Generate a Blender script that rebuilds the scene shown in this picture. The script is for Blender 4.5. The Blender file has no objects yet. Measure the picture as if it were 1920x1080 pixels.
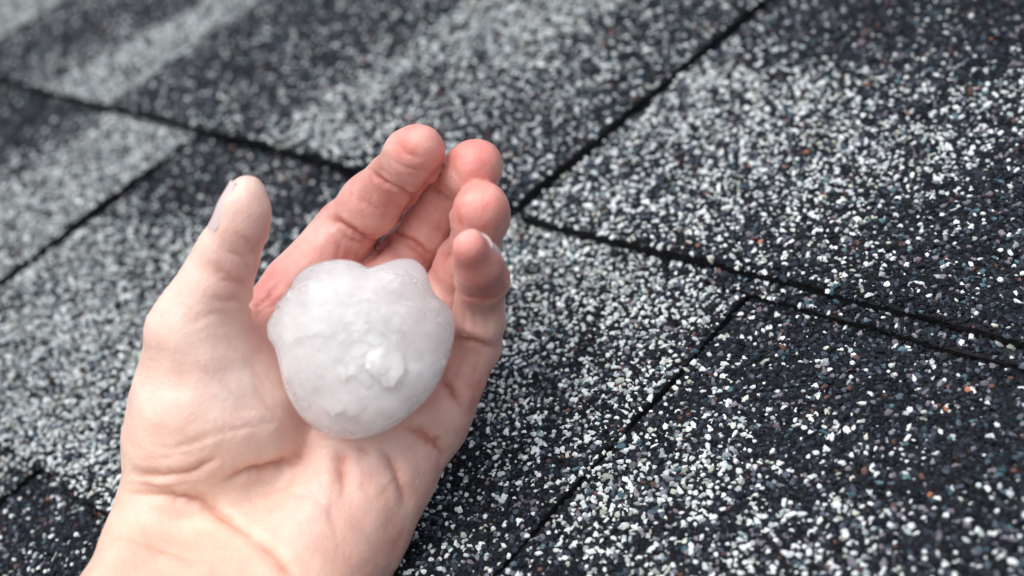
import bpy, bmesh, math
import numpy as np
from mathutils import Matrix, Vector

rng = np.random.default_rng(11)
SC = bpy.context.scene
COL = SC.collection

# ------------------------------------------------------------------ place
# Roof of 6/12 pitch. Roof frame: x along the courses, y up the slope, z off the roof.
FPX = 2463.23                                   # focal length in units of 1/1920 of the frame
H = 0.215                                       # distance of the lens from the roof plane (m)
D1 = np.array([-0.71343014, 0.21889334, -0.66565993])
D2 = np.array([0.6254273, 0.62731112, -0.46402742])
NN = np.array([-0.31600337, 0.74737304, 0.58444453])
PITCH = math.atan2(0.5, 1.0)


def ray(px, py):
    return np.stack([(np.asarray(px, float) - 960) / FPX, (540 - np.asarray(py, float)) / FPX,
                     -np.ones_like(np.asarray(px, float))], -1)


def on_roof(px, py):
    r = ray(px, py)
    return r * (-H / (r @ NN))[..., None]


O_CAM = on_roof(975., 392.)                      # roof origin as seen from the lens
M_ROOF = np.stack([-D1, D2, NN])                 # lens frame -> roof frame
cp, sp = math.cos(PITCH), math.sin(PITCH)
R_PITCH = np.array([[1, 0, 0], [0, cp, -sp], [0, sp, cp]])
ORIGIN = np.array([0, 0, 2.6])
R_CAM = R_PITCH @ M_ROOF


def cam_to_world(p):
    return (np.asarray(p) - O_CAM) @ R_CAM.T + ORIGIN


def roof_xy(px, py):
    q = (on_roof(px, py) - O_CAM) @ M_ROOF.T
    return q[..., 0], q[..., 1]


# ------------------------------------------------------------------ camera
cam_d = bpy.data.cameras.new('camera')
cam = bpy.data.objects.new('camera', cam_d)
COL.objects.link(cam)
mw = np.eye(4)
mw[:3, :3] = R_CAM
mw[:3, 3] = cam_to_world(np.zeros(3))
cam.matrix_world = Matrix(mw.tolist())
cam_d.sensor_width = 36
cam_d.lens = 36 * FPX / 1920
cam_d.clip_start = 0.01
cam_d.clip_end = 200
cam_d.dof.use_dof = True
cam_d.dof.focus_distance = 0.310
cam_d.dof.aperture_fstop = cam_d.lens / 5.3
cam_d.dof.aperture_blades = 0
SC.camera = cam

# ------------------------------------------------------------------ light: thin overcast
SUN_EL, SUN_AZ = math.radians(59), math.radians(-172)      # azimuth measured from +Y towards +X
w = bpy.data.worlds.new("World")
SC.world = w
w.use_nodes = True
nt = w.node_tree
nt.nodes.clear()
sky = nt.nodes.new('ShaderNodeTexSky')
sky.sky_type = 'NISHITA'
sky.sun_disc = False
sky.sun_elevation = SUN_EL
sky.sun_rotation = SUN_AZ
sky.dust_density = 4.0
hsv = nt.nodes.new('ShaderNodeHueSaturation')             # cloud cover greys the blue
hsv.inputs['Saturation'].default_value = 0.42
bg = nt.nodes.new('ShaderNodeBackground')
bg.inputs['Strength'].default_value = 0.15
wo = nt.nodes.new('ShaderNodeOutputWorld')
nt.links.new(sky.outputs[0], hsv.inputs['Color'])
nt.links.new(hsv.outputs[0], bg.inputs['Color'])
nt.links.new(bg.outputs[0], wo.inputs['Surface'])
sun_d = bpy.data.lights.new('sun', 'SUN')
sun_d.energy = 1.0
sun_d.angle = math.radians(60)
sun_d.color = (1.0, 0.985, 0.96)
sun = bpy.data.objects.new('sun', sun_d)
COL.objects.link(sun)
sd = Vector((math.sin(SUN_AZ) * math.cos(SUN_EL), math.cos(SUN_AZ) * math.cos(SUN_EL), math.sin(SUN_EL)))
sun.rotation_euler = sd.to_track_quat('Z', 'Y').to_euler()
sun.location = (0, 0, 6)

SC.view_settings.view_transform = 'Standard'
SC.view_settings.look = 'None'
SC.view_settings.gamma = 1
SC.view_settings.use_curve_mapping = False
SC.view_settings.exposure = 0.52
SC.render.engine = 'CYCLES'
SC.cycles.use_denoising = True
SC.cycles.max_bounces = 64
SC.cycles.volume_bounces = 60
SC.cycles.transmission_bounces = 32
SC.cycles.diffuse_bounces = 6
SC.cycles.glossy_bounces = 6


# ------------------------------------------------------------------ helpers
def np_mesh(name, V, F, mat, smooth=False, parent=None, color=None, extra=None, world_to=None):
    """F: (n,k) int array, one polygon size."""
    V = np.ascontiguousarray(V, np.float32)
    F = np.ascontiguousarray(F, np.int32)
    me = bpy.data.meshes.new(name)
    n, k = F.shape
    me.vertices.add(len(V))
    me.vertices.foreach_set('co', V.ravel())
    me.loops.add(n * k)
    me.loops.foreach_set('vertex_index', F.ravel())
    me.polygons.add(n)
    me.polygons.foreach_set('loop_start', np.arange(0, n * k, k, dtype=np.int32))
    me.polygons.foreach_set('loop_total', np.full(n, k, np.int32))
    me.polygons.foreach_set('use_smooth', np.full(n, smooth, bool))
    me.update(calc_edges=True)
    if color is not None:
        a = me.color_attributes.new('tint', 'FLOAT_COLOR', 'POINT')
        c4 = np.ones((len(V), 4), np.float32)
        c4[:, :3] = color
        a.data.foreach_set('color', c4.ravel())
    for nm, arr in (extra or {}).items():
        a = me.attributes.new(nm, 'FLOAT', 'POINT')
        a.data.foreach_set('value', np.ascontiguousarray(arr, np.float32))
    me.materials.append(mat)
    o = bpy.data.objects.new(name, me)
    COL.objects.link(o)
    if parent is not None:
        o.parent = parent
    return o


def tag(o, label=None, cat=None, group=None, kind=None):
    for k, v in (('label', label), ('category', cat), ('group', group), ('kind', kind)):
        if v:
            o[k] = v
    return o


_LAT = rng.random((64, 64, 64)).astype(np.float32)


def vnoise(p):
    """smooth value noise in -1..1, p (...,3)"""
    p = np.asarray(p, np.float32)
    i = np.floor(p).astype(np.int64)
    f = p - i
    f = f * f * f * (f * (f * 6 - 15) + 10)
    i &= 63
    j = (i + 1) & 63
    out = 0
    for dx in (0, 1):
        for dy in (0, 1):
            for dz in (0, 1):
                ww = (f[..., 0] if dx else 1 - f[..., 0]) * (f[..., 1] if dy else 1 - f[..., 1]) * (f[..., 2] if dz else 1 - f[..., 2])
                out = out + ww * _LAT[(j if dx else i)[..., 0], (j if dy else i)[..., 1], (j if dz else i)[..., 2]]
    return out * 2 - 1


def seg_dist(P, A, B):
    d = B - A
    t = np.clip(((P - A) @ d) / max(d @ d, 1e-12), 0, 1)
    return np.linalg.norm(P - A - t[..., None] * d, axis=-1), t


def new_mat(name):
    m = bpy.data.materials.new(name)
    m.use_nodes = True
    n = m.node_tree.nodes
    return m, m.node_tree, n['Principled BSDF']


def node(nt, t, **kw):
    n = nt.nodes.new(t)
    for k, v in kw.items():
        if k in n.inputs:
            n.inputs[k].default_value = v
        else:
            setattr(n, k, v)
    return n


# ------------------------------------------------------------------ materials
def mat_asphalt():
    m, t, b = new_mat('asphalt')
    co = node(t, 'ShaderNodeTexCoord')
    vo = node(t, 'ShaderNodeTexVoronoi', Scale=700.0)
    ra = node(t, 'ShaderNodeValToRGB')
    ra.color_ramp.elements[0].color = (0.004, 0.0045, 0.006, 1)
    ra.color_ramp.elements[1].color = (0.014, 0.0135, 0.015, 1)
    bu = node(t, 'ShaderNodeBump', Strength=0.8, Distance=0.0006)
    t.links.new(co.outputs['Object'], vo.inputs['Vector'])
    t.links.new(vo.outputs['Color'], ra.inputs['Fac'])
    t.links.new(ra.outputs['Color'], b.inputs['Base Color'])
    t.links.new(vo.outputs['Distance'], bu.inputs['Height'])
    t.links.new(bu.outputs['Normal'], b.inputs['Normal'])
    b.inputs['Roughness'].default_value = 0.85
    b.inputs['Specular IOR Level'].default_value = 0.2
    return m


def mat_granule():
    m, t, b = new_mat('mineral_granule')
    at = node(t, 'ShaderNodeAttribute', attribute_name='tint')
    co = node(t, 'ShaderNodeTexCoord')
    no = node(t, 'ShaderNodeTexNoise', Scale=2600.0, Detail=3.0)
    mr = node(t, 'ShaderNodeMapRange')
    mr.inputs['From Min'].default_value = 0.3
    mr.inputs['From Max'].default_value = 0.7
    mr.inputs['To Min'].default_value = 0.72
    mr.inputs['To Max'].default_value = 1.18
    mx = node(t, 'ShaderNodeMix', data_type='RGBA', blend_type='MULTIPLY')
    mx.inputs['Factor'].default_value = 1.0
    bu = node(t, 'ShaderNodeBump', Strength=0.5, Distance=0.0002)
    t.links.new(co.outputs['Object'], no.inputs['Vector'])
    t.links.new(no.outputs['Fac'], mr.inputs['Value'])
    t.links.new(at.outputs['Color'], mx.inputs['A'])
    t.links.new(mr.outputs[0], mx.inputs['B'])
    t.links.new(mx.outputs['Result'], b.inputs['Base Color'])
    t.links.new(no.outputs['Fac'], bu.inputs['Height'])
    t.links.new(bu.outputs['Normal'], b.inputs['Normal'])
    b.inputs['Roughness'].default_value = 0.6
    b.inputs['Specular IOR Level'].default_value = 0.14
    return m


def mat_skin():
    m, t, b = new_mat('skin')
    at = node(t, 'ShaderNodeAttribute', attribute_name='tint')
    co = node(t, 'ShaderNodeTexCoord')
    n1 = node(t, 'ShaderNodeTexNoise', Scale=130.0, Detail=4.0, Roughness=0.6)
    mr = node(t, 'ShaderNodeValToRGB')
    mr.color_ramp.elements[0].position = 0.3
    mr.color_ramp.elements[0].color = (0.97, 0.90, 0.88, 1)
    mr.color_ramp.elements[1].position = 0.7
    mr.color_ramp.elements[1].color = (1.03, 1.04, 1.03, 1)
    mx = node(t, 'ShaderNodeMix', data_type='RGBA', blend_type='MULTIPLY')
    mx.inputs['Factor'].default_value = 1.0
    t.links.new(co.outputs['Object'], n1.inputs['Vector'])
    t.links.new(n1.outputs['Fac'], mr.inputs['Fac'])
    t.links.new(at.outputs['Color'], mx.inputs['A'])
    t.links.new(mr.outputs['Color'], mx.inputs['B'])
    t.links.new(mx.outputs['Result'], b.inputs['Base Color'])
    # fine skin relief: small cells, soft wrinkles
    v = node(t, 'ShaderNodeTexVoronoi', Scale=1100.0)
    n2 = node(t, 'ShaderNodeTexNoise', Scale=620.0, Detail=5.0, Roughness=0.65)
    ad = node(t, 'ShaderNodeMath', operation='MULTIPLY_ADD')
    ad.inputs[1].default_value = 0.35
    bu = node(t, 'ShaderNodeBump', Strength=0.42, Distance=0.0004)
    t.links.new(co.outputs['Object'], v.inputs['Vector'])
    t.links.new(co.outputs['Object'], n2.inputs['Vector'])
    t.links.new(v.outputs['Distance'], ad.inputs[0])
    t.links.new(n2.outputs['Fac'], ad.inputs[2])
    t.links.new(ad.outputs[0], bu.inputs['Height'])
    t.links.new(bu.outputs['Normal'], b.inputs['Normal'])
    b.inputs['Roughness'].default_value = 0.42
    b.inputs['Specular IOR Level'].default_value = 0.45
    b.inputs['Subsurface Weight'].default_value = 0.25
    b.inputs['Subsurface Radius'].default_value = (1.0, 0.36, 0.2)
    b.inputs['Subsurface Scale'].default_value = 0.0022
    return m


def mat_nail():
    m, t, b = new_mat('nail')
    b.inputs['Base Color'].default_value = (0.61, 0.49, 0.475, 1)
    b.inputs['Roughness'].default_value = 0.5
    n = node(t, 'ShaderNodeTexNoise', Scale=500.0)
    bu = node(t, 'ShaderNodeBump', Strength=0.1, Distance=0.0003)
    t.links.new(n.outputs['Fac'], bu.inputs['Height'])
    t.links.new(bu.outputs['Normal'], b.inputs['Normal'])
    return m


def mat_ice():
    m, t, b = new_mat('hail_ice')
    co = node(t, 'ShaderNodeTexCoord')
    cl = node(t, 'ShaderNodeAttribute', attribute_name='cloud')
    n = node(t, 'ShaderNodeTexNoise', Scale=260.0, Detail=6.0, Roughness=0.6)
    ad = node(t, 'ShaderNodeMath', operation='MULTIPLY_ADD')
    ad.inputs[1].default_value = 0.5
    su = node(t, 'ShaderNodeMath', operation='SUBTRACT')
    su.inputs[1].default_value = 0.25
    ra = node(t, 'ShaderNodeValToRGB')
    ra.color_ramp.elements[0].color = (0.97, 0.93, 0.945, 1)
    ra.color_ramp.elements[1].color = (0.98, 0.975, 0.98, 1)
    t.links.new(co.outputs['Object'], n.inputs['Vector'])
    t.links.new(n.outputs['Fac'], ad.inputs[0])
    t.links.new(cl.outputs['Fac'], ad.inputs[2])
    t.links.new(ad.outputs[0], su.inputs[0])
    t.links.new(su.outputs[0], ra.inputs['Fac'])
    t.links.new(ra.outputs['Color'], b.inputs['Base Color'])
    # frosted outer skin over ice that scatters light inside: clearer rim, milky heart
    tr = node(t, 'ShaderNodeMapRange')
    tr.inputs['To Min'].default_value = 0.97
    tr.inputs['To Max'].default_value = 0.32
    t.links.new(cl.outputs['Fac'], tr.inputs['Value'])
    t.links.new(tr.outputs[0], b.inputs['Transmission Weight'])
    b.inputs['IOR'].default_value = 1.31
    b.inputs['Roughness'].default_value = 0.14
    b.inputs['Subsurface Weight'].default_value = 0.9
    b.inputs['Subsurface Radius'].default_value = (1.0, 0.95, 0.95)
    b.inputs['Subsurface Scale'].default_value = 0.004
    vs = node(t, 'ShaderNodeVolumeScatter')
    vs.inputs['Color'].default_value = (0.9998, 0.9975, 0.9985, 1)
    vs.inputs['Anisotropy'].default_value = 0.1
    vs.inputs['Density'].default_value = 300.0
    t.links.new(vs.outputs[0], t.nodes['Material Output'].inputs['Volume'])
    # crackled, crystalline centre: warped cell edges; the rim stays smooth
    n2 = node(t, 'ShaderNodeTexNoise', Scale=300.0, Detail=7.0, Roughness=0.65)
    vo = node(t, 'ShaderNodeTexVoronoi', feature='DISTANCE_TO_EDGE', Scale=230.0)
    wv = node(t, 'ShaderNodeMix', data_type='RGBA', blend_type='LINEAR_LIGHT')
    wv.inputs['Factor'].default_value = 0.004
    t.links.new(co.outputs['Object'], n2.inputs['Vector'])
    t.links.new(co.outputs['Object'], wv.inputs['A'])
    t.links.new(n2.outputs['Color'], wv.inputs['B'])
    t.links.new(wv.outputs['Result'], vo.inputs['Vector'])
    cr = node(t, 'ShaderNodeMapRange')
    cr.inputs['From Max'].default_value = 0.10
    t.links.new(vo.outputs['Distance'], cr.inputs['Value'])
    hs = node(t, 'ShaderNodeMath', operation='ADD')
    t.links.new(n2.outputs['Fac'], hs.inputs[0])
    t.links.new(cr.outputs[0], hs.inputs[1])
    st = node(t, 'ShaderNodeMapRange')
    st.inputs['From Min'].default_value = 0.2
    st.inputs['From Max'].default_value = 1.0
    st.inputs['To Min'].default_value = 0.05
    st.inputs['To Max'].default_value = 0.7
    t.links.new(cl.outputs['Fac'], st.inputs['Value'])
    bu = node(t, 'ShaderNodeBump', Distance=0.0005)
    t.links.new(st.outputs[0], bu.inputs['Strength'])
    t.links.new(hs.outputs[0], bu.inputs['Height'])
    t.links.new(bu.outputs['Normal'], b.inputs['Normal'])
    return m


M_ASPH, M_GRAN, M_SKIN, M_NAIL, M_ICE = mat_asphalt(), mat_granule(), mat_skin(), mat_nail(), mat_ice()

# ------------------------------------------------------------------ roof
EXPO = 0.665 * H            # exposed height of a course
STEP = 0.0052               # how far a course stands over the one below
roof = bpy.data.objects.new('shingle_roof', None)
COL.objects.link(roof)
roof.location = (ORIGIN + R_PITCH @ np.array([0, 0, -0.0040])).tolist()     # butt edges lie in the fitted plane
roof.rotation_euler = (PITCH, 0, 0)
tag(roof, 'dark speckled asphalt shingle roof laid in overlapping courses behind the hand', 'roof')

deck_v = np.array([[-1.6, -1.0, -0.012], [1.2, -1.0, -0.012], [1.2, 1.0, -0.012], [-1.6, 1.0, -0.012],
                   [-1.6, -1.0, -0.030], [1.2, -1.0, -0.030], [1.2, 1.0, -0.030], [-1.6, 1.0, -0.030]])
deck_f = np.array([[0, 1, 2, 3], [7, 6, 5, 4], [0, 4, 5, 1], [1, 5, 6, 2], [2, 6, 7, 3], [3, 7, 4, 0]])
np_mesh('roof_deck', deck_v, deck_f, M_ASPH, parent=roof)

# share of pale granules, read off the photographed blends: (px, py, share) per tab
BL = {
    'c1r': [(1080, 370, .40), (1150, 280, .36), (1300, 150, .45), (1400, 60, .2), (1600, 30, .08), (1850, 40, .06),
            (1500, 200, .42), (1700, 150, .22), (1400, 320, .42), (1600, 300, .42), (1800, 250, .36), (1250, 420, .36),
            (1500, 450, .30), (1700, 400, .25), (1880, 400, .12), (1800, 520, .15), (1900, 600, .15)],
    'c1m': [(900, 350, .25), (760, 200, .32), (850, 100, .5), (1000, 20, .55), (640, 240, .5), (1100, 150, .3),
            (1250, 50, .22), (600, 120, .2), (500, 200, .25), (400, 180, .14), (560, 30, .14), (700, 60, .2), (1150, 250, .2)],
    'c1l': [(450, 20, .85), (330, 90, .85), (200, 160, .85), (180, 60, .12), (290, 10, .14), (80, 110, .14), (120, 120, .3)],
    'c1ll': [(30, 20, .75)],
    'c0l': [(300, 250, .75), (200, 280, .8), (100, 330, .6), (60, 220, .08), (20, 450, .6), (200, 400, .65), (0, 290, .2)],
    'c0m': [(450, 290, .1), (560, 330, .14), (380, 370, .2), (600, 420, .3), (330, 450, .6), (150, 540, .75), (60, 650, .75),
            (200, 750, .62), (60, 800, .55), (250, 600, .66), (180, 900, .5), (1000, 450, .6), (1100, 520, .55),
            (1300, 530, .5), (1050, 650, .45), (1180, 650, .42), (950, 780, .36), (1000, 900, .3), (900, 950, .22),
            (800, 1050, .2), (1100, 800, .35), (700, 380, .3)],
    'c0r': [(1500, 620, .08), (1400, 650, .12), (1700, 650, .11), (1850, 700, .12), (1300, 760, .36), (1250, 850, .52),
            (1400, 850, .36), (1200, 900, .5), (1550, 740, .14), (1650, 800, .2), (1450, 950, .3), (1300, 1000, .42),
            (1100, 1000, .42), (1750, 850, .05), (1850, 880, .06), (1700, 950, .3), (1600, 1030, .42), (1850, 1020, .36), (1050, 1060, .3)],
    'cml': [(20, 870, .3)],
    'cmr': [(60, 960, .12), (150, 1030, .18)],
}


def pale_share(key, x, y):
    pts = BL.get(key)
    if not pts:
        return 0.3 + 0.2 * vnoise(np.stack([x * 14, y * 5, np.full_like(x, 3.3)], -1))
    a = np.array(pts, float)
    a[:, 2] = np.where(a[:, 2] > 0.5, 0.5 + (a[:, 2] - 0.5) * 0.25, a[:, 2])
    ax, ay = roof_xy(a[:, 0], a[:, 1])
    d2 = ((x[:, None] - ax) ** 2 + (0.6 * (y[:, None] - ay)) ** 2)
    wgt = np.exp(-d2 / (2 * 0.010 ** 2)) + 1e-5 / (d2 + 1e-5) * 0.02
    s = (wgt * a[:, 2]).sum(1) / wgt.sum(1)
    s = s * (1 + 0.35 * vnoise(np.stack([x * 160, y * 160, np.full_like(x, 7.7)], -1)))
    s = np.clip(s, 0, 1)
    s = s * (0.36 + 0.70 * np.clip(s / 0.55, 0, 1))
    return np.clip(s, 0.02, 0.9)


# rock templates (icosahedron for near, octahedron for far)
def ico():
    p = (1 + 5 ** .5) / 2
    V = np.array([(-1, p, 0), (1, p, 0), (-1, -p, 0), (1, -p, 0), (0, -1, p), (0, 1, p), (0, -1, -p), (0, 1, -p),
                  (p, 0, -1), (p, 0, 1), (-p, 0, -1), (-p, 0, 1)], float)
    V /= np.linalg.norm(V[0])
    F = np.array([(0, 11, 5), (0, 5, 1), (0, 1, 7), (0, 7, 10), (0, 10, 11), (1, 5, 9), (5, 11, 4), (11, 10, 2), (10, 7, 6), (7, 1, 8),
                  (3, 9, 4), (3, 4, 2), (3, 2, 6), (3, 6, 8), (3, 8, 9), (4, 9, 5), (2, 4, 11), (6, 2, 10), (8, 6, 7), (9, 8, 1)])
    return V, F


def octa():
    V = np.array([(1, 0, 0), (-1, 0, 0), (0, 1, 0), (0, -1, 0), (0, 0, 1), (0, 0, -1)], float)
    F = np.array([(0, 2, 4), (2, 1, 4), (1, 3, 4), (3, 0, 4), (2, 0, 5), (1, 2, 5), (3, 1, 5), (0, 3, 5)])
    return V, F


def rand_rot(n, tilt):
    yaw = rng.uniform(0, 2 * math.pi, n)
    tx, ty = rng.normal(0, tilt, n), rng.normal(0, tilt, n)
    c, s = np.cos(yaw), np.sin(yaw)
    Z = np.zeros(n)
    O = np.ones(n)
    Rz = np.stack([c, -s, Z, s, c, Z, Z, Z, O], -1).reshape(n, 3, 3)
    Rx = np.stack([O, Z, Z, Z, np.cos(tx), -np.sin(tx), Z, np.sin(tx), np.cos(tx)], -1).reshape(n, 3, 3)
    Ry = np.stack([np.cos(ty), Z, np.sin(ty), Z, O, Z, -np.sin(ty), Z, np.cos(ty)], -1).reshape(n, 3, 3)
    return Ry @ Rx @ Rz


def rocks(P, size, tmpl):
    V, F = tmpl
    n = len(P)
    if n == 0:
        return np.zeros((0, 3)), np.zeros((0, 3), int)
    lo = V[None] * (1 + rng.uniform(-0.30, 0.22, (n, len(V), 1)))
    # shear some corners flat for a crushed-stone look
    for _ in range(3):
        cutn = rng.normal(size=(n, 3))
        cutn /= np.linalg.norm(cutn, axis=1)[:, None]
        dd = np.einsum('nvk,nk->nv', lo, cutn)
        over = np.clip(dd - rng.uniform(0.35, 0.75, (n, 1)), 0, None)
        lo = lo - over[..., None] * cutn[:, None]
    lo = lo * 1.12
    asp = np.stack([rng.uniform(0.85, 1.45, n), rng.uniform(0.65, 1.0, n), rng.uniform(0.5, 0.8, n)], -1)
    lo = lo * asp[:, None] * (size / 2)[:, None, None]
    W = np.einsum('nij,nvj->nvi', rand_rot(n, 0.38), lo) + P[:, None]
    FF = (F[None] + (np.arange(n) * len(V))[:, None, None]).reshape(-1, 3)
    return W.reshape(-1, 3), FF


def granule_colors(share):
    n = len(share)
    r = rng.random(n)
    k = rng.random(n)
    col = np.zeros((n, 3))
    kk = k ** 2
    dark = np.stack([0.004 + 0.028 * kk, 0.006 + 0.033 * kk, 0.010 + 0.042 * kk], -1)
    slate = np.stack([0.02 + 0.07 * k, 0.03 + 0.085 * k, 0.042 + 0.11 * k], -1)
    teal = np.stack([0.035 + 0.07 * k, 0.075 + 0.12 * k, 0.10 + 0.12 * k], -1)
    mauve = np.stack([0.13 + 0.10 * k, 0.12 + 0.10 * k, 0.145 + 0.11 * k], -1)
    pale = np.stack([0.28 + 0.34 * k, 0.33 + 0.36 * k, 0.33 + 0.36 * k], -1)
    pale = np.where((rng.random(n) < 0.18)[:, None], pale * np.array([1.05, 0.97, 0.84]), pale)
    white = np.stack([0.66 + 0.12 * k, 0.71 + 0.10 * k, 0.72 + 0.09 * k], -1)
    rust = np.stack([0.30 + 0.16 * k, 0.11 + 0.09 * k, 0.06 + 0.06 * k], -1)
    brown = np.stack([0.09 + 0.06 * k, 0.05 + 0.03 * k, 0.04 + 0.03 * k], -1)
    q = rng.random(n)
    notpale = dark.copy()
    mid = 0.15 + 0.14 * np.clip(share / 0.5, 0, 1)
    notpale = np.where((q < mid)[:, None], slate, notpale)
    notpale = np.where((q < mid * 0.45)[:, None], mauve, notpale)
    notpale = np.where(((q > 0.92) & (q < 0.945))[:, None], teal, notpale)
    notpale = np.where((q > 0.9984)[:, None], rust, notpale)
    notpale = np.where(((q > 0.975) & (q < 0.990))[:, None], brown, notpale)
    q2 = rng.random(n)
    pal = np.where((q2 < 0.55 - 0.25 * np.clip((share - 0.35) / 0.25, 0, 1))[:, None], white, pale * (1 - 0.25 * np.clip((share - 0.4) / 0.2, 0, 1))[:, None])
    return np.where((r < share)[:, None], pal, notpale)


def lens_px(P):
    """roof-frame points -> position in the lens frame, only to thin out what is far outside the view"""
    C = P @ M_ROOF + O_CAM
    return 960 + FPX * C[:, 0] / -C[:, 2], 540 - FPX * C[:, 1] / -C[:, 2], -C[:, 2]


def make_shingle(key, xr, xl, yb, tilt=(0.0012, -0.0007), slant=(0., 0.), strip=None, yt=None, drop=0.0, gap=0.0006):
    """tab from xl (left) to xr (right); yb = butt edge; slant = x shift of the right/left cut at the top"""
    ytop = yb + EXPO * 1.32 if yt is None else yt
    nx = max(6, int(abs(xr - xl) / 0.004))
    ny = 40
    s = np.linspace(0, 1, nx)
    tt = np.linspace(0, 1, ny)
    S, T = np.meshgrid(s, tt, indexing='ij')

    def edge_wob(a, sd):
        return 0.0006 * vnoise(np.stack([a * 60, np.full_like(a, sd), np.zeros_like(a)], -1)) + \
            0.00035 * vnoise(np.stack([a * 320, np.full_like(a, sd + 9), np.zeros_like(a)], -1))
    sd = rng.uniform(0, 60)
    Y0 = yb + (ytop - yb) * T
    left = xl + gap + slant[1] * T + edge_wob(Y0, sd)
    right = xr - gap + slant[0] * T + edge_wob(Y0, sd + 17)
    X = left + (right - left) * S
    Y = Y0 + (1 - T) * edge_wob(X, sd + 31)

    def top(x, y):
        f = (y - yb) / EXPO
        z = STEP * (1 - f)
        a = np.clip((x - xl) / (xr - xl), 0, 1)
        z = z + tilt[1] + (tilt[0] - tilt[1]) * a ** 2 * np.clip(1.6 - f, 0, 1)
        z = z + 0.0005 * vnoise(np.stack([x * 22, y * 22, np.full_like(x, sd)], -1))
        # worn, slightly rounded butt edge
        return z - 0.0009 * np.exp(-np.clip(y - yb, 0, None) / 0.0016) - drop
    Z = top(X, Y)
    topv = np.stack([X, Y, Z], -1).reshape(-1, 3)
    botv = topv.copy()
    botv[:, 2] -= 0.0030
    V = np.concatenate([topv, botv])
    idx = np.arange(nx * ny).reshape(nx, ny)
    quad = np.stack([idx[:-1, :-1], idx[1:, :-1], idx[1:, 1:], idx[:-1, 1:]], -1).reshape(-1, 4)
    n0 = nx * ny
    loop = np.concatenate([idx[:, 0], idx[-1, 1:], idx[-2::-1, -1], idx[0, -2:0:-1]])
    nxt = np.roll(loop, -1)
    side = np.stack([loop, loop + n0, nxt + n0, nxt], -1)
    F = np.concatenate([quad, quad[:, ::-1] + n0, side])
    o = np_mesh('shingle', V, F, M_ASPH, parent=roof)

    # granules: jittered grid plus a layer of smaller ones between
    Ps, sz = [], []
    for pitch, s0, s1, lift in ((0.00126, 0.0010, 0.0023, 0.08), (0.00135, 0.0006, 0.0013, -0.02)):
        gx = np.arange(min(xl, xl + slant[1]), max(xr, xr + slant[0]), pitch)
        gy = np.arange(yb, min(ytop, yb + EXPO * 1.04), pitch)
        GX, GY = np.meshgrid(gx, gy)
        GX = GX + rng.uniform(-.55, .55, GX.shape) * pitch
        GY = GY + rng.uniform(-.55, .55, GY.shape) * pitch
        x, y = GX.ravel(), GY.ravel()
        t = (y - yb) / (ytop - yb)
        ok = (x > xl + gap + slant[1] * t + edge_wob(y, sd)) & (x < xr - gap + slant[0] * t + edge_wob(y, sd + 17)) & (y > yb + edge_wob(x, sd + 31))
        x, y = x[ok], y[ok]
        d = s0 + (s1 - s0) * rng.beta(1.6, 2.6, len(x))
        Ps.append(np.stack([x, y, top(x, y) + lift * d], -1))
        sz.append(d)
    if strip:
        sx0, sx1, reach = strip
        strip_obj(o, sx0, sx1, yb, reach)
        gx = rng.uniform(sx0, sx1, int((sx1 - sx0) * reach / 0.8e-6))
        gy = yb - rng.uniform(0.0002, 1, len(gx)) * reach
        d = rng.uniform(0.0010, 0.0021, len(gx))
        Ps.append(np.stack([gx, gy, np.full_like(gx, 0.0019)], -1))
        sz.append(d)
    P = np.concatenate(Ps)
    D = np.concatenate(sz)
    px, py, dep = lens_px(P)
    inside = (px > -260) & (px < 2180) & (py > -170) & (py < 1250)
    keep = inside | (rng.random(len(P)) < 0.07)
    keep &= (dep > 0.08)
    far = dep > 0.44
    small = (D < 0.0011)
    keep &= ~(far & small & (rng.random(len(P)) < 0.75))
    P, D, far, inside = P[keep], D[keep], far[keep], inside[keep]
    D = np.where(inside, D, D * 1.8)
    share = pale_share(key, P[:, 0], P[:, 1])
    share = np.where(P[:, 1] < yb - 0.0008, 0.45 * share, share)  # fewer pale granules on the strip: butt edge's shadow put into the colour
    col = granule_colors(share)
    lowpoly = far | ~inside | (D < 0.00115)
    Vs, Fs, Cs, off = [], [], [], 0
    for sel, tm in ((~lowpoly, ico()), (lowpoly, octa())):
        v, f = rocks(P[sel], D[sel] * (1.0 if tm[0].shape[0] == 12 else 1.2), tm)
        Vs.append(v)
        Fs.append(f + off)
        Cs.append(np.repeat(col[sel], len(tm[0]), 0))
        off += len(v)
    g = np_mesh('granules', np.concatenate(Vs), np.concatenate(Fs), M_GRAN, parent=o, color=np.concatenate(Cs))
    g['kind'] = 'stuff'
    return len(P)


def strip_obj(parent, x0, x1, yb, reach):
    n = 60
    x = np.linspace(x0, x1, n)
    e = yb - reach + 0.0007 * vnoise(np.stack([x * 90, np.zeros(n), np.full(n, 5.)], -1))
    back = np.full(n, yb + 0.02)
    V = np.concatenate([np.stack([x, e, np.full(n, 0.0017)], -1), np.stack([x, back, np.full(n, 0.0010)], -1),
                        np.stack([x, e, np.full(n, 0.0003)], -1), np.stack([x, back, np.full(n, -0.0008)], -1)])
    i = np.arange(n - 1)
    F = np.concatenate([np.stack([i, i + 1, i + 1 + n, i + n], -1), np.stack([i + 2 * n, i + 3 * n, i + 3 * n + 1, i + 2 * n + 1], -1),
                        np.stack([i, i + 2 * n, i + 2 * n + 1, i + 1], -1), np.stack([i + n, i + n + 1, i + 3 * n + 1, i + 3 * n], -1)])
    np_mesh('backing_strip', V, F, M_ASPH, parent=parent)


NG = 0
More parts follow.
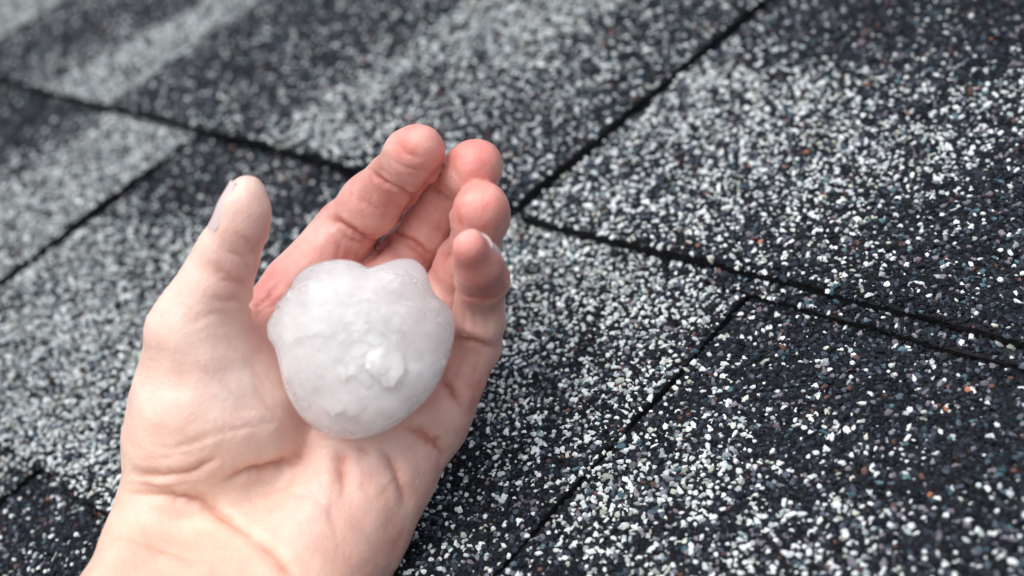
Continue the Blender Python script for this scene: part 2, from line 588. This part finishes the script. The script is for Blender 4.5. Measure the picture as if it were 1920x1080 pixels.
# course above the frame's middle
NG += make_shingle('c1r', 1.36 * H, 0.0014, -0.0021, slant=(0, 0.0100), gap=0.0009, strip=(0.33 * H, 1.36 * H, 0.0052))
NG += make_shingle('c1m', 0.0014, -1.115 * H, -0.0006, slant=(0.0100, 0), gap=0.0009, tilt=(0.0020, 0.0014))
NG += make_shingle('c1l', -1.115 * H, -1.835 * H, -0.0004, slant=(0, 0.02), tilt=(0.0016, -0.0002))
NG += make_shingle('c1ll', -1.835 * H, -3.0 * H, -0.0004, slant=(0.02, 0), tilt=(0.0014, -0.0004))
# middle course
NG += make_shingle('c0r', 1.45 * H, 0.402 * H, -EXPO, tilt=(0.0010, -0.0003), gap=0.0006)
NG += make_shingle('c0m', 0.402 * H, -0.803 * H, -EXPO, slant=(0, -0.006), tilt=(0.0002, -0.0006), gap=0.0004)
NG += make_shingle('c0l', -0.803 * H, -2.05 * H, -EXPO, slant=(-0.006, 0), tilt=(0.0022, -0.0004))
NG += make_shingle('none', -2.05 * H, -3.0 * H, -EXPO)
# lowest course in view
NG += make_shingle('none', 1.0 * H, 0.55 * H, -2 * EXPO)
NG += make_shingle('cmr', 0.55 * H, -0.333 * H, -2 * EXPO)
NG += make_shingle('cml', -0.333 * H, -1.5 * H, -2 * EXPO)
# uppermost course, beyond the top right corner
NG += make_shingle('none', 1.2 * H, 0.1 * H, EXPO)
NG += make_shingle('none', 0.1 * H, -1.0 * H, EXPO)
NG += make_shingle('none', -1.0 * H, -2.2 * H, EXPO)
print('granules', NG)


# ------------------------------------------------------------------ hand
NEAR = 0.98          # keeps the back of the hand clear of the granules


def C(px, py, d):
    """point seen at px,py and d millimetres from the lens (lens frame, mm)"""
    return ray(px, py) * d * NEAR


def rr(rpx, d):
    return rpx * d * NEAR / FPX


VOX = 0.62
FINGERS = {
    'index': [(488, 645, 321, 74), (562, 540, 328, 67), (648, 434, 332, 58), (694, 386, 326, 56.5), (736, 342, 320, 51.5),
              (769, 304, 311, 52), (777, 292, 308, 51), (787, 279, 305, 46)],
    'middle': [(614, 662, 322, 70), (690, 565, 331, 62), (770, 474, 338, 55), (809, 424, 332, 53), (841, 374, 325, 49), (877, 330, 315, 51),
               (885, 320, 310, 51), (894, 308, 308, 48)],
    'ring': [(735, 690, 319, 68), (795, 618, 326, 58), (850, 545, 329, 53), (874, 496, 323, 54), (893, 452, 316, 49), (901, 410, 307, 53),
             (903, 391, 304, 51)],
    'little': [(806, 790, 311, 64), (850, 715, 308, 56), (890, 645, 306, 48), (895, 602, 301, 48), (898, 562, 299, 44), (902, 522, 290, 49),
               (896, 494, 282, 45), (880, 463, 276, 37)],
    'thumb': [(364, 625, 296, 76), (402, 535, 294, 67), (426, 478, 292, 59), (451, 425, 289, 49), (459, 392, 288, 45), (463, 364, 288, 36)],
}
PALM = [((500, 650, 322, 66), (360, 960, 314, 92)),
        ((612, 660, 323, 68), (440, 985, 314, 104)),
        ((725, 690, 321, 70), (545, 1000, 313, 108)),
        ((800, 785, 313, 72), (650, 985, 312, 108)),
        ((318, 985, 312, 96), (392, 790, 305, 148)),
        ((394, 790, 305, 146), (364, 622, 297, 72)),
        ((450, 770, 304, 112), (405, 690, 302, 95)),
        ((690, 885, 309, 108), (610, 985, 308, 104)),
        ((405, 650, 306, 52), (490, 640, 320, 52)),
        ((805, 772, 307, 58), (770, 800, 310, 62)),
        ((318, 1000, 312, 100), (150, 1330, 296, 130)),
        ((480, 1020, 313, 122), (270, 1400, 296, 150)),
        ((640, 1000, 312, 112), (400, 1420, 296, 140)),
        ((150, 1330, 296, 130), (-60, 1800, 270, 160)),
        ((270, 1400, 296, 150), (60, 1850, 270, 180)),
        ((400, 1420, 296, 140), (190, 1880, 270, 170))]


def lifted(q):
    # the wrist and forearm come up off the roof towards the viewer
    y = q[1]
    up = 0.055 * min(max(y - 860, 0), 240) + 0.075 * max(y - 1100, 0)
    return (q[0], y, q[2] - up, q[3])


PALM = [(lifted(a_), lifted(b_)) for a_, b_ in PALM]
ALL = [q for ch in FINGERS.values() for q in ch] + [q for ab in PALM for q in ab]
pts = np.array([C(*q[:3]) for q in ALL])
rad = np.array([rr(q[3], q[2]) for q in ALL])
lo = (pts - rad[:, None]).min(0) - 4
hi = (pts + rad[:, None]).max(0) + 4
lo[1] = max(lo[1], C(100, 1680, 280)[1])            # forearm is cut well below the frame
shape = np.ceil((hi - lo) / VOX).astype(int) + 1
AX = [(lo[i] + np.arange(shape[i]) * VOX).astype(np.float32) for i in range(3)]
BIG = np.float32(40.0)


def capsule(grid, q0, q1, k, pad):
    a, b = C(*q0[:3]), C(*q1[:3])
    ra, rb = rr(q0[3], q0[2]), rr(q1[3], q1[2])
    mn = np.minimum(a - ra, b - rb) - pad
    mx = np.maximum(a + ra, b + rb) + pad
    i0 = np.clip(((mn - lo) / VOX).astype(int), 0, shape)
    i1 = np.clip(((mx - lo) / VOX).astype(int) + 1, 0, shape)
    sl = tuple(slice(i0[i], i1[i]) for i in range(3))
    X = AX[0][sl[0]][:, None, None]
    Y = AX[1][sl[1]][None, :, None]
    Z = AX[2][sl[2]][None, None, :]
    d = (b - a).astype(np.float32)
    t = ((X - a[0]) * d[0] + (Y - a[1]) * d[1] + (Z - a[2]) * d[2]) / float(d @ d)
    t = np.clip(t, 0, 1).astype(np.float32)
    dist = np.sqrt((X - a[0] - t * d[0]) ** 2 + (Y - a[1] - t * d[1]) ** 2 + (Z - a[2] - t * d[2]) ** 2) - (ra + (rb - ra) * t)
    g = grid[sl]
    grid[sl] = smin(g, dist.astype(np.float32), k)


def smin(a, b, k):
    h = np.clip(k - np.abs(a - b), 0, None) / k
    return np.minimum(a, b) - h * h * k * 0.25


palm = np.full(shape, BIG, np.float32)
for q0, q1 in PALM:
    capsule(palm, q0, q1, 7.0, 12)
# the hollow of the palm
hand = palm.copy()
for nm, ch in FINGERS.items():
    g = np.full(shape, BIG, np.float32)
    for q0, q1 in zip(ch[:-1], ch[1:]):
        capsule(g, q0, q1, 2.0, 9)
    both = smin(palm, g, 5.0 if nm != 'thumb' else 8.0)
    hand = smin(hand, both, 0.12)
del palm, g, both


def surface_nets(D, lo, vox):
    S = D < 0
    n = np.array(D.shape)
    c = np.zeros(n - 1, np.int8)
    for dx in (0, 1):
        for dy in (0, 1):
            for dz in (0, 1):
                c += S[dx:n[0] - 1 + dx, dy:n[1] - 1 + dy, dz:n[2] - 1 + dz]
    act = (c > 0) & (c < 8)
    I = np.argwhere(act)
    ids = np.full(n - 1, -1, np.int32)
    ids[tuple(I.T)] = np.arange(len(I))
    acc = np.zeros((len(I), 3))
    cnt = np.zeros(len(I))
    corners = [(x, y, z) for x in (0, 1) for y in (0, 1) for z in (0, 1)]
    vals = {q: D[I[:, 0] + q[0], I[:, 1] + q[1], I[:, 2] + q[2]] for q in corners}
    for a in corners:
        for ax in range(3):
            if a[ax] == 0:
                b = list(a)
                b[ax] = 1
                va, vb = vals[a], vals[tuple(b)]
                cr = (va < 0) != (vb < 0)
                t = np.where(cr, va / np.where(cr, va - vb, 1), 0)
                p = np.array(a, float)[None] + t[:, None] * (np.array(b) - np.array(a))[None]
                acc += np.where(cr[:, None], p, 0)
                cnt += cr
    V = (I + acc / cnt[:, None]) * vox + lo
    Fs = []
    for ax in range(3):
        u, v = [(1, 2), (2, 0), (0, 1)][ax]
        sl0 = [slice(1, -1)] * 3
        sl0[ax] = slice(0, -1)
        sl1 = list(sl0)
        sl1[ax] = slice(1, None)
        A, B = S[tuple(sl0)], S[tuple(sl1)]
        J = np.argwhere(A != B)
        flip = A[tuple(J.T)]
        base = J.copy()
        base[:, u] += 1
        base[:, v] += 1

        def cell(du, dv):
            q = base.copy()
            q[:, u] -= du
            q[:, v] -= dv
            return ids[tuple(q.T)]
        quad = np.stack([cell(1, 1), cell(0, 1), cell(0, 0), cell(1, 0)], -1)
        quad = np.where(flip[:, None], quad, quad[:, ::-1])
        Fs.append(quad)
    return V, np.concatenate(Fs)


hand[:, 0, :] = 1.0                                   # close the cut
hand[:, 1, :] = np.maximum(hand[:, 1, :], 0.3)
HV, HF = surface_nets(hand, lo, VOX)
del hand


def vnormals(V, F):
    n = np.cross(V[F[:, 2]] - V[F[:, 0]], V[F[:, 3]] - V[F[:, 1]])
    N = np.zeros_like(V)
    for k in range(4):
        np.add.at(N, F[:, k], n)
    return N / (np.linalg.norm(N, axis=1)[:, None] + 1e-12)


def relax(V, F, it, lam=0.5):
    for _ in range(it):
        acc = np.zeros_like(V)
        cnt = np.zeros(len(V))
        for k in range(4):
            a, b = F[:, k], F[:, (k + 1) % 4]
            np.add.at(acc, a, V[b])
            np.add.at(cnt, a, 1)
        V = V + lam * (acc / cnt[:, None] - V)
    return V


HV = relax(HV, HF, 3)
HN = vnormals(HV, HF)

# creases: pixel-read paths laid on the skin, then cut as real grooves
CREASES = [
    ([(690, 316), (722, 342), (760, 360), (795, 374)], .75, .9), ([(700, 308), (735, 330)], .3, .7),
    ([(830, 306), (800, 348), (765, 400), (730, 444), (692, 490)], 1.5, 1.3), ([(868, 415), (845, 450), (826, 500)], .8, 1.2),
    ([(606, 406), (640, 420), (675, 444), (708, 458)], 1.0, 1.0), ([(632, 428), (655, 450), (690, 462)], .6, .8),
    ([(800, 346), (826, 360), (850, 392)], .7, .9), ([(735, 432), (775, 452), (815, 482)], .8, .9),
    ([(750, 452), (780, 470), (800, 492)], .4, .8),
    ([(850, 552), (880, 560), (915, 560), (945, 548)], .35, .9), ([(850, 636), (885, 642), (932, 655)], .9, 1.0), ([(852, 622), (890, 630)], .4, .7),
    ([(818, 706), (846, 732), (868, 768)], 1.0, 1.0), ([(752, 798), (790, 816), (820, 838), (838, 862)], 1.0, 1.1),
    ([(580, 800), (572, 835), (556, 860), (510, 875), (450, 890), (415, 905)], .9, 1.2),
    ([(420, 905), (480, 880), (555, 862)], .4, .8), ([(420, 955), (480, 930), (540, 905), (562, 860)], .35, 1.0),
    ([(580, 815), (565, 850), (530, 890), (450, 925)], .9, 6.0), ([(636, 830), (648, 880), (655, 940)], .7, 4.5), ([(722, 835), (750, 890), (770, 960)], .7, 4.5),
    ([(240, 888), (300, 892), (360, 884), (415, 858)], .7, .9), ([(236, 905), (300, 915), (370, 905)], .25, .6),
    ([(235, 925), (310, 925), (370, 940), (430, 975), (490, 1020)], .9, 1.2), ([(480, 1012), (520, 1045), (550, 1085)], .8, 1.3),
    ([(250, 860), (300, 862), (350, 848)], .15, .6), ([(290, 840), (350, 836), (420, 812), (540, 785)], .3, .6),
    ([(300, 850), (380, 820), (440, 790)], .15, .6), ([(200, 1000), (300, 1030), (380, 1060)], .3, 1.2),
    ([(628, 836), (636, 855), (638, 880), (645, 910)], .9, 1.4), ([(645, 870), (640, 940)], .4, 1.2),
    ([(672, 835), (690, 850)], .5, 1.0), ([(715, 838), (742, 872), (752, 905), (765, 942)], .8, 1.1),
    ([(500, 905), (560, 930), (600, 935)], .2, 1.0), ([(690, 960), (740, 900), (752, 880)], .2, 1.2),
    ([(460, 575), (490, 568), (530, 520)], .7, .9), ([(470, 600), (500, 575), (520, 570)], .5, .9), ([(480, 560), (540, 560)], .4, .8),
    ([(436, 436), (464, 450), (480, 480), (474, 512)], .30, .7), ([(425, 470), (450, 480), (468, 510)], .2, .6),
    ([(700, 350), (690, 400)], .12, .6), ([(730, 365), (722, 420)], .12, .6), ([(752, 372), (748, 402)], .1, .6), ([(668, 372), (690, 384), (715, 400)], .15, .6),
    ([(735, 300), (762, 316), (800, 322)], .15, .6), ([(745, 268), (760, 290), (790, 296)], .2, .8), ([(640, 455), (625, 500)], .15, .7), ([(675, 470), (655, 520)], .15, .7),
    ([(830, 395), (820, 440)], .12, .6), ([(855, 285), (850, 320), (870, 345)], .15, .7), ([(790, 495), (770, 540)], .15, .7),
    ([(870, 590), (868, 630)], .15, .6), ([(890, 580), (888, 628)], .12, .6), ([(915, 585), (915, 630)], .12, .6), ([(870, 665), (850, 720)], .15, .6), ([(900, 665), (885, 720)], .12, .6),
    ([(470, 700), (500, 760), (540, 800)], .12, 1.0), ([(420, 640), (470, 680), (510, 740)], .10, 1.0), ([(350, 680), (420, 720), (480, 790)], .10, 1.0),
    ([(560, 900), (620, 960), (640, 1040)], .15, 1.4), ([(680, 900), (700, 960)], .15, 1.2), ([(780, 860), (800, 900)], .15, .8),
    ([(398, 555), (420, 565), (440, 560), (462, 575)], .35, .8), ([(350, 610), (400, 590), (430, 592)], .15, .8),
    ([(410, 520), (440, 530), (470, 545)], .3, .9), ([(400, 500), (430, 515), (452, 540)], .3, .9),
]
proj = np.stack([960 + FPX * HV[:, 0] / -HV[:, 2], 540 - FPX * HV[:, 1] / -HV[:, 2]], -1)
front = np.einsum('ij,ij->i', HN, HV) < 0
fidx = np.where(front)[0]
disp = np.zeros(len(HV))
crease_w = np.zeros(len(HV))
for path, dep, sig in CREASES:
    if dep < 0.21 and path[0][1] < 740:
        dep *= 1.7
    p3 = []
    for (ax_, ay_), (bx_, by_) in zip(path[:-1], path[1:]):
        for tt_ in np.linspace(0, 1, 8, endpoint=False):
            p3.append((ax_ + (bx_ - ax_) * tt_, ay_ + (by_ - ay_) * tt_))
    p3.append(path[-1])
    hit = []
    for q in p3:
        dd = np.hypot(proj[fidx, 0] - q[0], proj[fidx, 1] - q[1])
        near = fidx[dd < 9]
        if len(near):
            zmin = (-HV[near, 2]).min()
            near = near[-HV[near, 2] < zmin + 3]
            hit.append(near[np.argmin(np.hypot(proj[near, 0] - q[0], proj[near, 1] - q[1]))])
    if len(hit) < 2:
        continue
    L = HV[hit]
    mn, mx = L.min(0) - 6, L.max(0) + 6
    cand = np.where(((HV > mn) & (HV < mx)).all(1))[0]
    best = np.full(len(cand), 1e9)
    along = np.zeros(len(cand))
    m = len(L) - 1
    wob = vnoise(HV[cand] * 0.35)
    for k in range(m):
        d_, t_ = seg_dist(HV[cand], L[k], L[k + 1])
        along = np.where(d_ < best, (k + t_) / m, along)
        best = np.minimum(best, d_)
    best = np.abs(best + 0.35 * wob)
    fade = np.clip(np.minimum(along, 1 - along) / 0.30, 0.0, 1) ** 0.7
    fade = np.maximum(fade, 0.12)
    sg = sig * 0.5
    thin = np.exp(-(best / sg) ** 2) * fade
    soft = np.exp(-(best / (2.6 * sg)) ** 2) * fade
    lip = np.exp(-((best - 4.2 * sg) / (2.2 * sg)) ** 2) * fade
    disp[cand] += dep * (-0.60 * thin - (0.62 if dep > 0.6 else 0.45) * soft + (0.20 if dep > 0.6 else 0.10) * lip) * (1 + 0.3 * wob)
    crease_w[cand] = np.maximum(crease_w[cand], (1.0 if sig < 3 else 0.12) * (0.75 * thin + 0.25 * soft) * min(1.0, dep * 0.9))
# soft unevenness of flesh and tendons
disp += 0.40 * vnoise(HV * 0.11 + 5) + 0.16 * vnoise(HV * 0.28 + 9) + 0.025 * vnoise(HV * 0.7) - 0.025 * np.clip(1 - np.abs(vnoise(HV * np.array([0.5, 0.3, 0.4]) + 17)) * 5, 0, 1)
# fine parallel wrinkles at the wrist and the thumb joint
wr = np.exp(-((proj[:, 1] - 915 - 0.12 * (proj[:, 0] - 330)) / 70) ** 2) * np.clip((520 - proj[:, 0]) / 150, 0, 1)
disp += 0.05 * wr * vnoise(np.stack([HV[:, 0] * 0.12, HV[:, 1] * 0.95, HV[:, 2] * 0.3], -1))
wr2 = np.exp(-(np.hypot(proj[:, 0] - 425, proj[:, 1] - 525) / 70) ** 2)
disp += 0.08 * wr2 * vnoise(np.stack([HV[:, 0] * 0.75 + HV[:, 1] * .3, HV[:, 1] * 0.35, HV[:, 2] * 0.3], -1))
HV = HV + HN * disp[:, None]


# skin colour: pale palm, flushed fingers and pads, some shade painted in
def chain_dist(V, ch):
    best = np.full(len(V), 1e9)
    for q0, q1 in zip(ch[:-1], ch[1:]):
        a, b = C(*q0[:3]), C(*q1[:3])
        d_, t_ = seg_dist(V, a, b)
        best = np.minimum(best, d_ - (rr(q0[3], q0[2]) * (1 - t_) + rr(q1[3], q1[2]) * t_))
    return best


def blob(px, py, d, r):
    return np.exp(-(np.linalg.norm(HV - C(px, py, d), axis=1) / r) ** 2)


flush_shade = np.zeros(len(HV))
for nm in ('index', 'middle', 'ring', 'little'):
    ch = FINGERS[nm]
    cd = chain_dist(HV, ch)
    base = C(*ch[0][:3])
    tipd = C(*ch[1][:3]) - base
    along = ((HV - base) @ tipd) / (tipd @ tipd)
    flush_shade = np.maximum(flush_shade, np.clip(1 - cd / 4.0, 0, 1) * np.clip((along + 0.35) / 1.0, 0, 1) * (0.80 if nm != 'little' else 0.6))
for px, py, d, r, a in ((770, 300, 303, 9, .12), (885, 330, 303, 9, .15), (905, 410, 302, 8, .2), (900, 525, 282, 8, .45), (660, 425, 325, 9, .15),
                        (770, 1010, 293, 16, .30), (640, 1010, 288, 18, .16), (830, 780, 304, 12, .35), (480, 600, 314, 12, .5), (500, 430, 284, 7, .45), (492, 500, 286, 8, .4), (900, 528, 284, 8, .4),  # little-finger pad blob: deeper red plus painted shade below the curled tip
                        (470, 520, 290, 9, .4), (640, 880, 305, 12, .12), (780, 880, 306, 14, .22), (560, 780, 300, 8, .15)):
    flush_shade += a * blob(px, py, d, r)
flush_shade += 0.5 * blob(880, 460, 273, 7) + 0.06 + 0.10 * vnoise(HV * 0.09 + 33)
flush_shade = np.clip(flush_shade * (1 + 0.25 * vnoise(HV * 0.16 + 20) + 0.15 * vnoise(HV * 0.5)), 0, 1.15)
pale_c = np.array([0.80, 0.59, 0.51])
red_c = np.array([0.60, 0.285, 0.25])
flush_shade = np.clip(flush_shade + 0.13 * vnoise(HV * 0.22 + 61) * (0.3 + flush_shade) + 0.10 * np.clip(vnoise(HV * 0.42 + 81), 0, 1), 0, 1.2)
tips = np.clip(blob(790, 262, 300, 8) + blob(905, 285, 303, 7) + blob(905, 365, 299, 7) + blob(880, 450, 272, 6), 0, 1)[:, None]
red_l = red_c * (1 - tips) + np.array([0.76, 0.33, 0.29]) * tips
skin = pale_c + (red_l - pale_c) * flush_shade[:, None]
yel = np.clip(blob(330, 960, 290, 22) * 0.8 + 0.25 * vnoise(HV * 0.07 + 40), 0, 1)[:, None]
wristw = np.clip((-HV[:, 1] - 38) / 22, 0, 1)[:, None]
skin = skin * (1 - 0.10 * yel * np.array([0.3, 0.6, 1.3])) * (1 - wristw * np.array([0.08, 0.13, 0.18]))
vein = np.clip(blob(440, 720, 290, 6) + .6 * blob(470, 850, 300, 7), 0, 1)[:, None]
skin = skin * (1 - vein * np.array([0.10, 0.05, 0.02]))
skin = skin * (1 - crease_w[:, None] * np.array([0.26, 0.54, 0.62]))  # creases reddened, and darkened with shade painted into the skin colour

wrist_c = cam_to_world(C(470, 1000, 313) / 1000)
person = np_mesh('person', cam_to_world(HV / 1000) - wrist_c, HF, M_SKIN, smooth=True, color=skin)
person.location = wrist_c.tolist()
tag(person, 'bare left hand and wrist, palm up, fingers cupped round a hailstone', 'person')


# nails: curved plates on the thumb tip and on the little finger
def nail(name, c, along, out, L, W, bend):
    along = along / np.linalg.norm(along)
    out = out - along * (out @ along)
    out /= np.linalg.norm(out)
    side = np.cross(along, out)
    near = HV[np.linalg.norm(HV - c, axis=1) < 16]
    nu, nv = 17, 17
    O, I = [], []
    for a in np.linspace(-1, 1, nu):
        for b_ in np.linspace(-1, 1, nv):
            w_ = W * (1 - 0.16 * max(a, 0) ** 3) * math.sqrt(max(0.0, 1 - 0.55 * max(-a, 0) ** 3))
            th = b_ * w_ / bend
            rdir = side * math.sin(th) + out * math.cos(th)
            axis_p = c - out * bend + along * (a * L)
            q = near - axis_p
            along_r = q @ rdir
            off = np.linalg.norm(q - along_r[:, None] * rdir, axis=1)
            wgt = np.where(along_r > 0, np.exp(-(off / 0.8) ** 2), 0)
            rad_ = (wgt * along_r).sum() / max(wgt.sum(), 1e-9)
            if wgt.sum() < 1e-3:
                rad_ = bend * 0.9
            O.append([a, b_, rad_])
            I.append((axis_p, rdir))
    O = np.array(O).reshape(nu, nv, 3)
    Rm = O[..., 2]
    for _ in range(6):
        Rp = np.pad(Rm, 1, mode='edge')
        Rm = (Rp[:-2, 1:-1] + Rp[2:, 1:-1] + Rp[1:-1, :-2] + Rp[1:-1, 2:] + 2 * Rm) / 6
    lift = 0.30 - 0.34 * np.maximum(np.abs(O[..., 1]) ** 4, np.clip(-O[..., 0], 0, 1) ** 3) + 0.25 * np.clip(O[..., 0], 0, 1) ** 3
    Rm = (Rm + lift).ravel()
    V = np.array([p_ + d_ * r_ for (p_, d_), r_ in zip(I, Rm)] + [p_ + d_ * (r_ - 0.5) for (p_, d_), r_ in zip(I, Rm)])
    idx = np.arange(nu * nv).reshape(nu, nv)
    q = np.stack([idx[:-1, :-1], idx[1:, :-1], idx[1:, 1:], idx[:-1, 1:]], -1).reshape(-1, 4)
    n0 = nu * nv
    loop = np.concatenate([idx[:, 0], idx[-1, 1:], idx[-2::-1, -1], idx[0, -2:0:-1]])
    nx_ = np.roll(loop, -1)
    F = np.concatenate([q[:, ::-1], q + n0, np.stack([loop, nx_, nx_ + n0, loop + n0], -1)])
    return np_mesh(name, cam_to_world(V / 1000) - wrist_c, F, M_NAIL, smooth=True, parent=person)


tA, tB = C(451, 425, 289), C(463, 364, 288)
t_out = np.array([-1.0, -0.20, 0.06])
t_out /= np.linalg.norm(t_out)
t_al = (tB - tA) / np.linalg.norm(tB - tA) - 0.20 * t_out
nail('thumbnail', C(459, 378, 288) + t_out * 5.0, tB - tA, t_out, 5.8, 4.6, 5.0)
fA, fB = C(896, 494, 282), C(880, 461, 275)
f_out = np.array([0.62, 0.25, -0.95])
f_out /= np.linalg.norm(f_out)
nail('fingernail', C(886, 474, 278) + f_out * 4.4, fB - fA, f_out, 3.6, 3.2, 4.4)

# ------------------------------------------------------------------ hailstone
OUT = np.array([(500, 610), (518, 580), (546, 545), (552, 524), (575, 503), (610, 490), (640, 486), (665, 490), (692, 503), (720, 495), (745, 488),
                (775, 488), (795, 503), (806, 530), (814, 550), (845, 580), (853, 610), (848, 650), (835, 690), (815, 730), (775, 770), (720, 806),
                (665, 822), (612, 815), (575, 790), (550, 755), (535, 715), (528, 676), (520, 655), (504, 632)], float)
HC = np.array([677., 655.])
HD = 291.0
bm = bmesh.new()
bmesh.ops.create_icosphere(bm, subdivisions=7, radius=1.0)
IV = np.array([v.co[:] for v in bm.verts])
IF = np.array([[v.index for v in f.verts] for f in bm.faces])
bm.free()
ang = np.arctan2(-(OUT[:, 1] - HC[1]), OUT[:, 0] - HC[0])
rad_o = np.hypot(OUT[:, 0] - HC[0], OUT[:, 1] - HC[1]) * HD * NEAR / FPX
o_ = np.argsort(ang)
ang, rad_o = ang[o_], rad_o[o_]
ga = np.linspace(-np.pi, np.pi, 721)
gr = np.interp(ga, np.r_[ang - 2 * np.pi, ang, ang + 2 * np.pi], np.r_[rad_o, rad_o, rad_o])
ker = np.exp(-(np.arange(-8, 9) / 3.5) ** 2)
gr = np.convolve(np.r_[gr[-9:-1], gr, gr[1:9]], ker / ker.sum(), 'valid')
th = np.arctan2(IV[:, 1], IV[:, 0])
cphi = np.hypot(IV[:, 0], IV[:, 1])
r_th = np.interp(th, ga, gr)
rm = gr.mean()
rxy = (rm + (r_th - rm) * cphi ** 6) * cphi ** 0.66
zz = np.sign(IV[:, 2]) * np.abs(IV[:, 2]) ** 0.9 * np.where(IV[:, 2] > 0, 9.3, 13.5)
SV = np.stack([rxy * np.cos(th), rxy * np.sin(th), zz], -1)
n_ = IV * np.array([1 / rm, 1 / rm, 1 / 13.5])
n_ /= np.linalg.norm(n_, axis=1)[:, None]
ctr = np.exp(-(np.hypot(SV[:, 0] - 0.5, SV[:, 1] - 1.5) / 11.0) ** 2) * (SV[:, 2] > 0)
rim = cphi ** 4
dsp = 0.35 * vnoise(SV * 0.16 + 3) * (1 - 0.8 * rim) + 0.16 * vnoise(SV * 0.36 + 13) * (1 - 0.8 * rim)
dsp += (0.08 + 0.14 * ctr) * (1 - np.abs(vnoise(SV * 0.55 + 31)) * 2) * 0.5 * (1 - rim)
dsp += ctr * 0.10 * (1 - np.abs(vnoise(SV * 1.3 + 50)) * 2)


def hp(px, py):
    return np.array([(px - HC[0]) * HD * NEAR / FPX, -(py - HC[1]) * HD * NEAR / FPX])


def cliff(path, hgt, fall, up):
    """a chipped lip: raised on one side of the path, sharp drop on the other"""
    global dsp
    P = np.array([hp(*q) for q in path])
    XY = SV[:, :2]
    best = np.full(len(XY), 1e9)
    sg = np.zeros(len(XY))
    al = np.zeros(len(XY))
    m = len(P) - 1
    for k in range(m):
        d_, t_ = seg_dist(XY, P[k], P[k + 1])
        e = P[k + 1] - P[k]
        s_ = e[0] * (XY[:, 1] - P[k][1]) - e[1] * (XY[:, 0] - P[k][0])
        sg = np.where(d_ < best, s_, sg)
        al = np.where(d_ < best, (k + t_) / m, al)
        best = np.minimum(best, d_)
    on = (SV[:, 2] > 0) & (sg * up > 0)
    fd = np.clip(np.minimum(al, 1 - al) / 0.12, 0, 1)
    dsp = dsp + np.where(on, hgt * np.exp(-best / fall) * fd, -0.25 * hgt * np.exp(-best / (0.5 * fall)) * fd * (SV[:, 2] > 0))


cliff([(686, 672), (700, 690), (715, 705), (728, 718), (742, 720), (752, 708), (760, 692), (772, 690)], 2.4, 2.8, 1)
cliff([(632, 778), (645, 765), (654, 760), (664, 768), (672, 778)], 1.9, 1.5, 1)
cliff([(520, 580), (535, 575), (550, 560), (556, 540)], 0.7, 1.6, 1)
cliff([(545, 650), (575, 632), (610, 626), (640, 632)], 0.5, 2.0, 1)
cliff([(738, 545), (760, 520), (790, 535), (810, 560)], 0.5, 2.2, -1)
cliff([(755, 565), (790, 572), (830, 560)], 0.45, 1.8, -1)
cliff([(655, 712), (672, 695), (690, 712), (700, 725)], 1.0, 1.2, 1)
for k_ in range(90):
    q0_ = np.array([677, 650]) + rng.normal(0, 60, 2)
    an_ = rng.uniform(0, 2 * np.pi)
    ln_ = rng.uniform(4, 15)
    q1_ = q0_ + ln_ * np.array([math.cos(an_), math.sin(an_)])
    q2_ = q1_ + ln_ * 0.8 * np.array([math.cos(an_ + rng.normal(0, 1)), math.sin(an_ + rng.normal(0, 1))])
    cliff([tuple(q0_), tuple(q1_), tuple(q2_)], rng.uniform(.12, .42), rng.uniform(.25, 0.9), rng.choice([-1, 1]))
for (px, py, s_, a_) in ((765, 655, 5.5, -1.2), (590, 690, 6, .5), (600, 560, 6, .5), (760, 515, 4, .7), (690, 770, 7, .4)):
    q = hp(px, py)
    dsp += a_ * np.exp(-(np.hypot(SV[:, 0] - q[0], SV[:, 1] - q[1]) / s_) ** 2) * (SV[:, 2] > 0)
SV = SV + n_ * dsp[:, None]
cloud = 0.02 + 1.0 * np.exp(-(np.hypot(SV[:, 0], SV[:, 1] - 1.0) / 11.5) ** 2) + 0.26 * vnoise(SV * 0.26 + 70) + 0.05 * vnoise(SV * 0.6 + 7) - 0.25 * cphi ** 8
cloud = np.clip(np.log1p(np.exp(5 * cloud)) / 5 - 0.02, 0.001, 1.1)
hc = C(HC[0], HC[1], HD)
hail_c = cam_to_world(hc / 1000)
hail = np_mesh('hailstone', cam_to_world((SV + hc) / 1000) - hail_c, IF, M_ICE, smooth=True, extra={'cloud': cloud})
hail.location = hail_c.tolist()
tag(hail, 'large knobbly translucent white hailstone resting in the palm of the hand', 'hailstone')
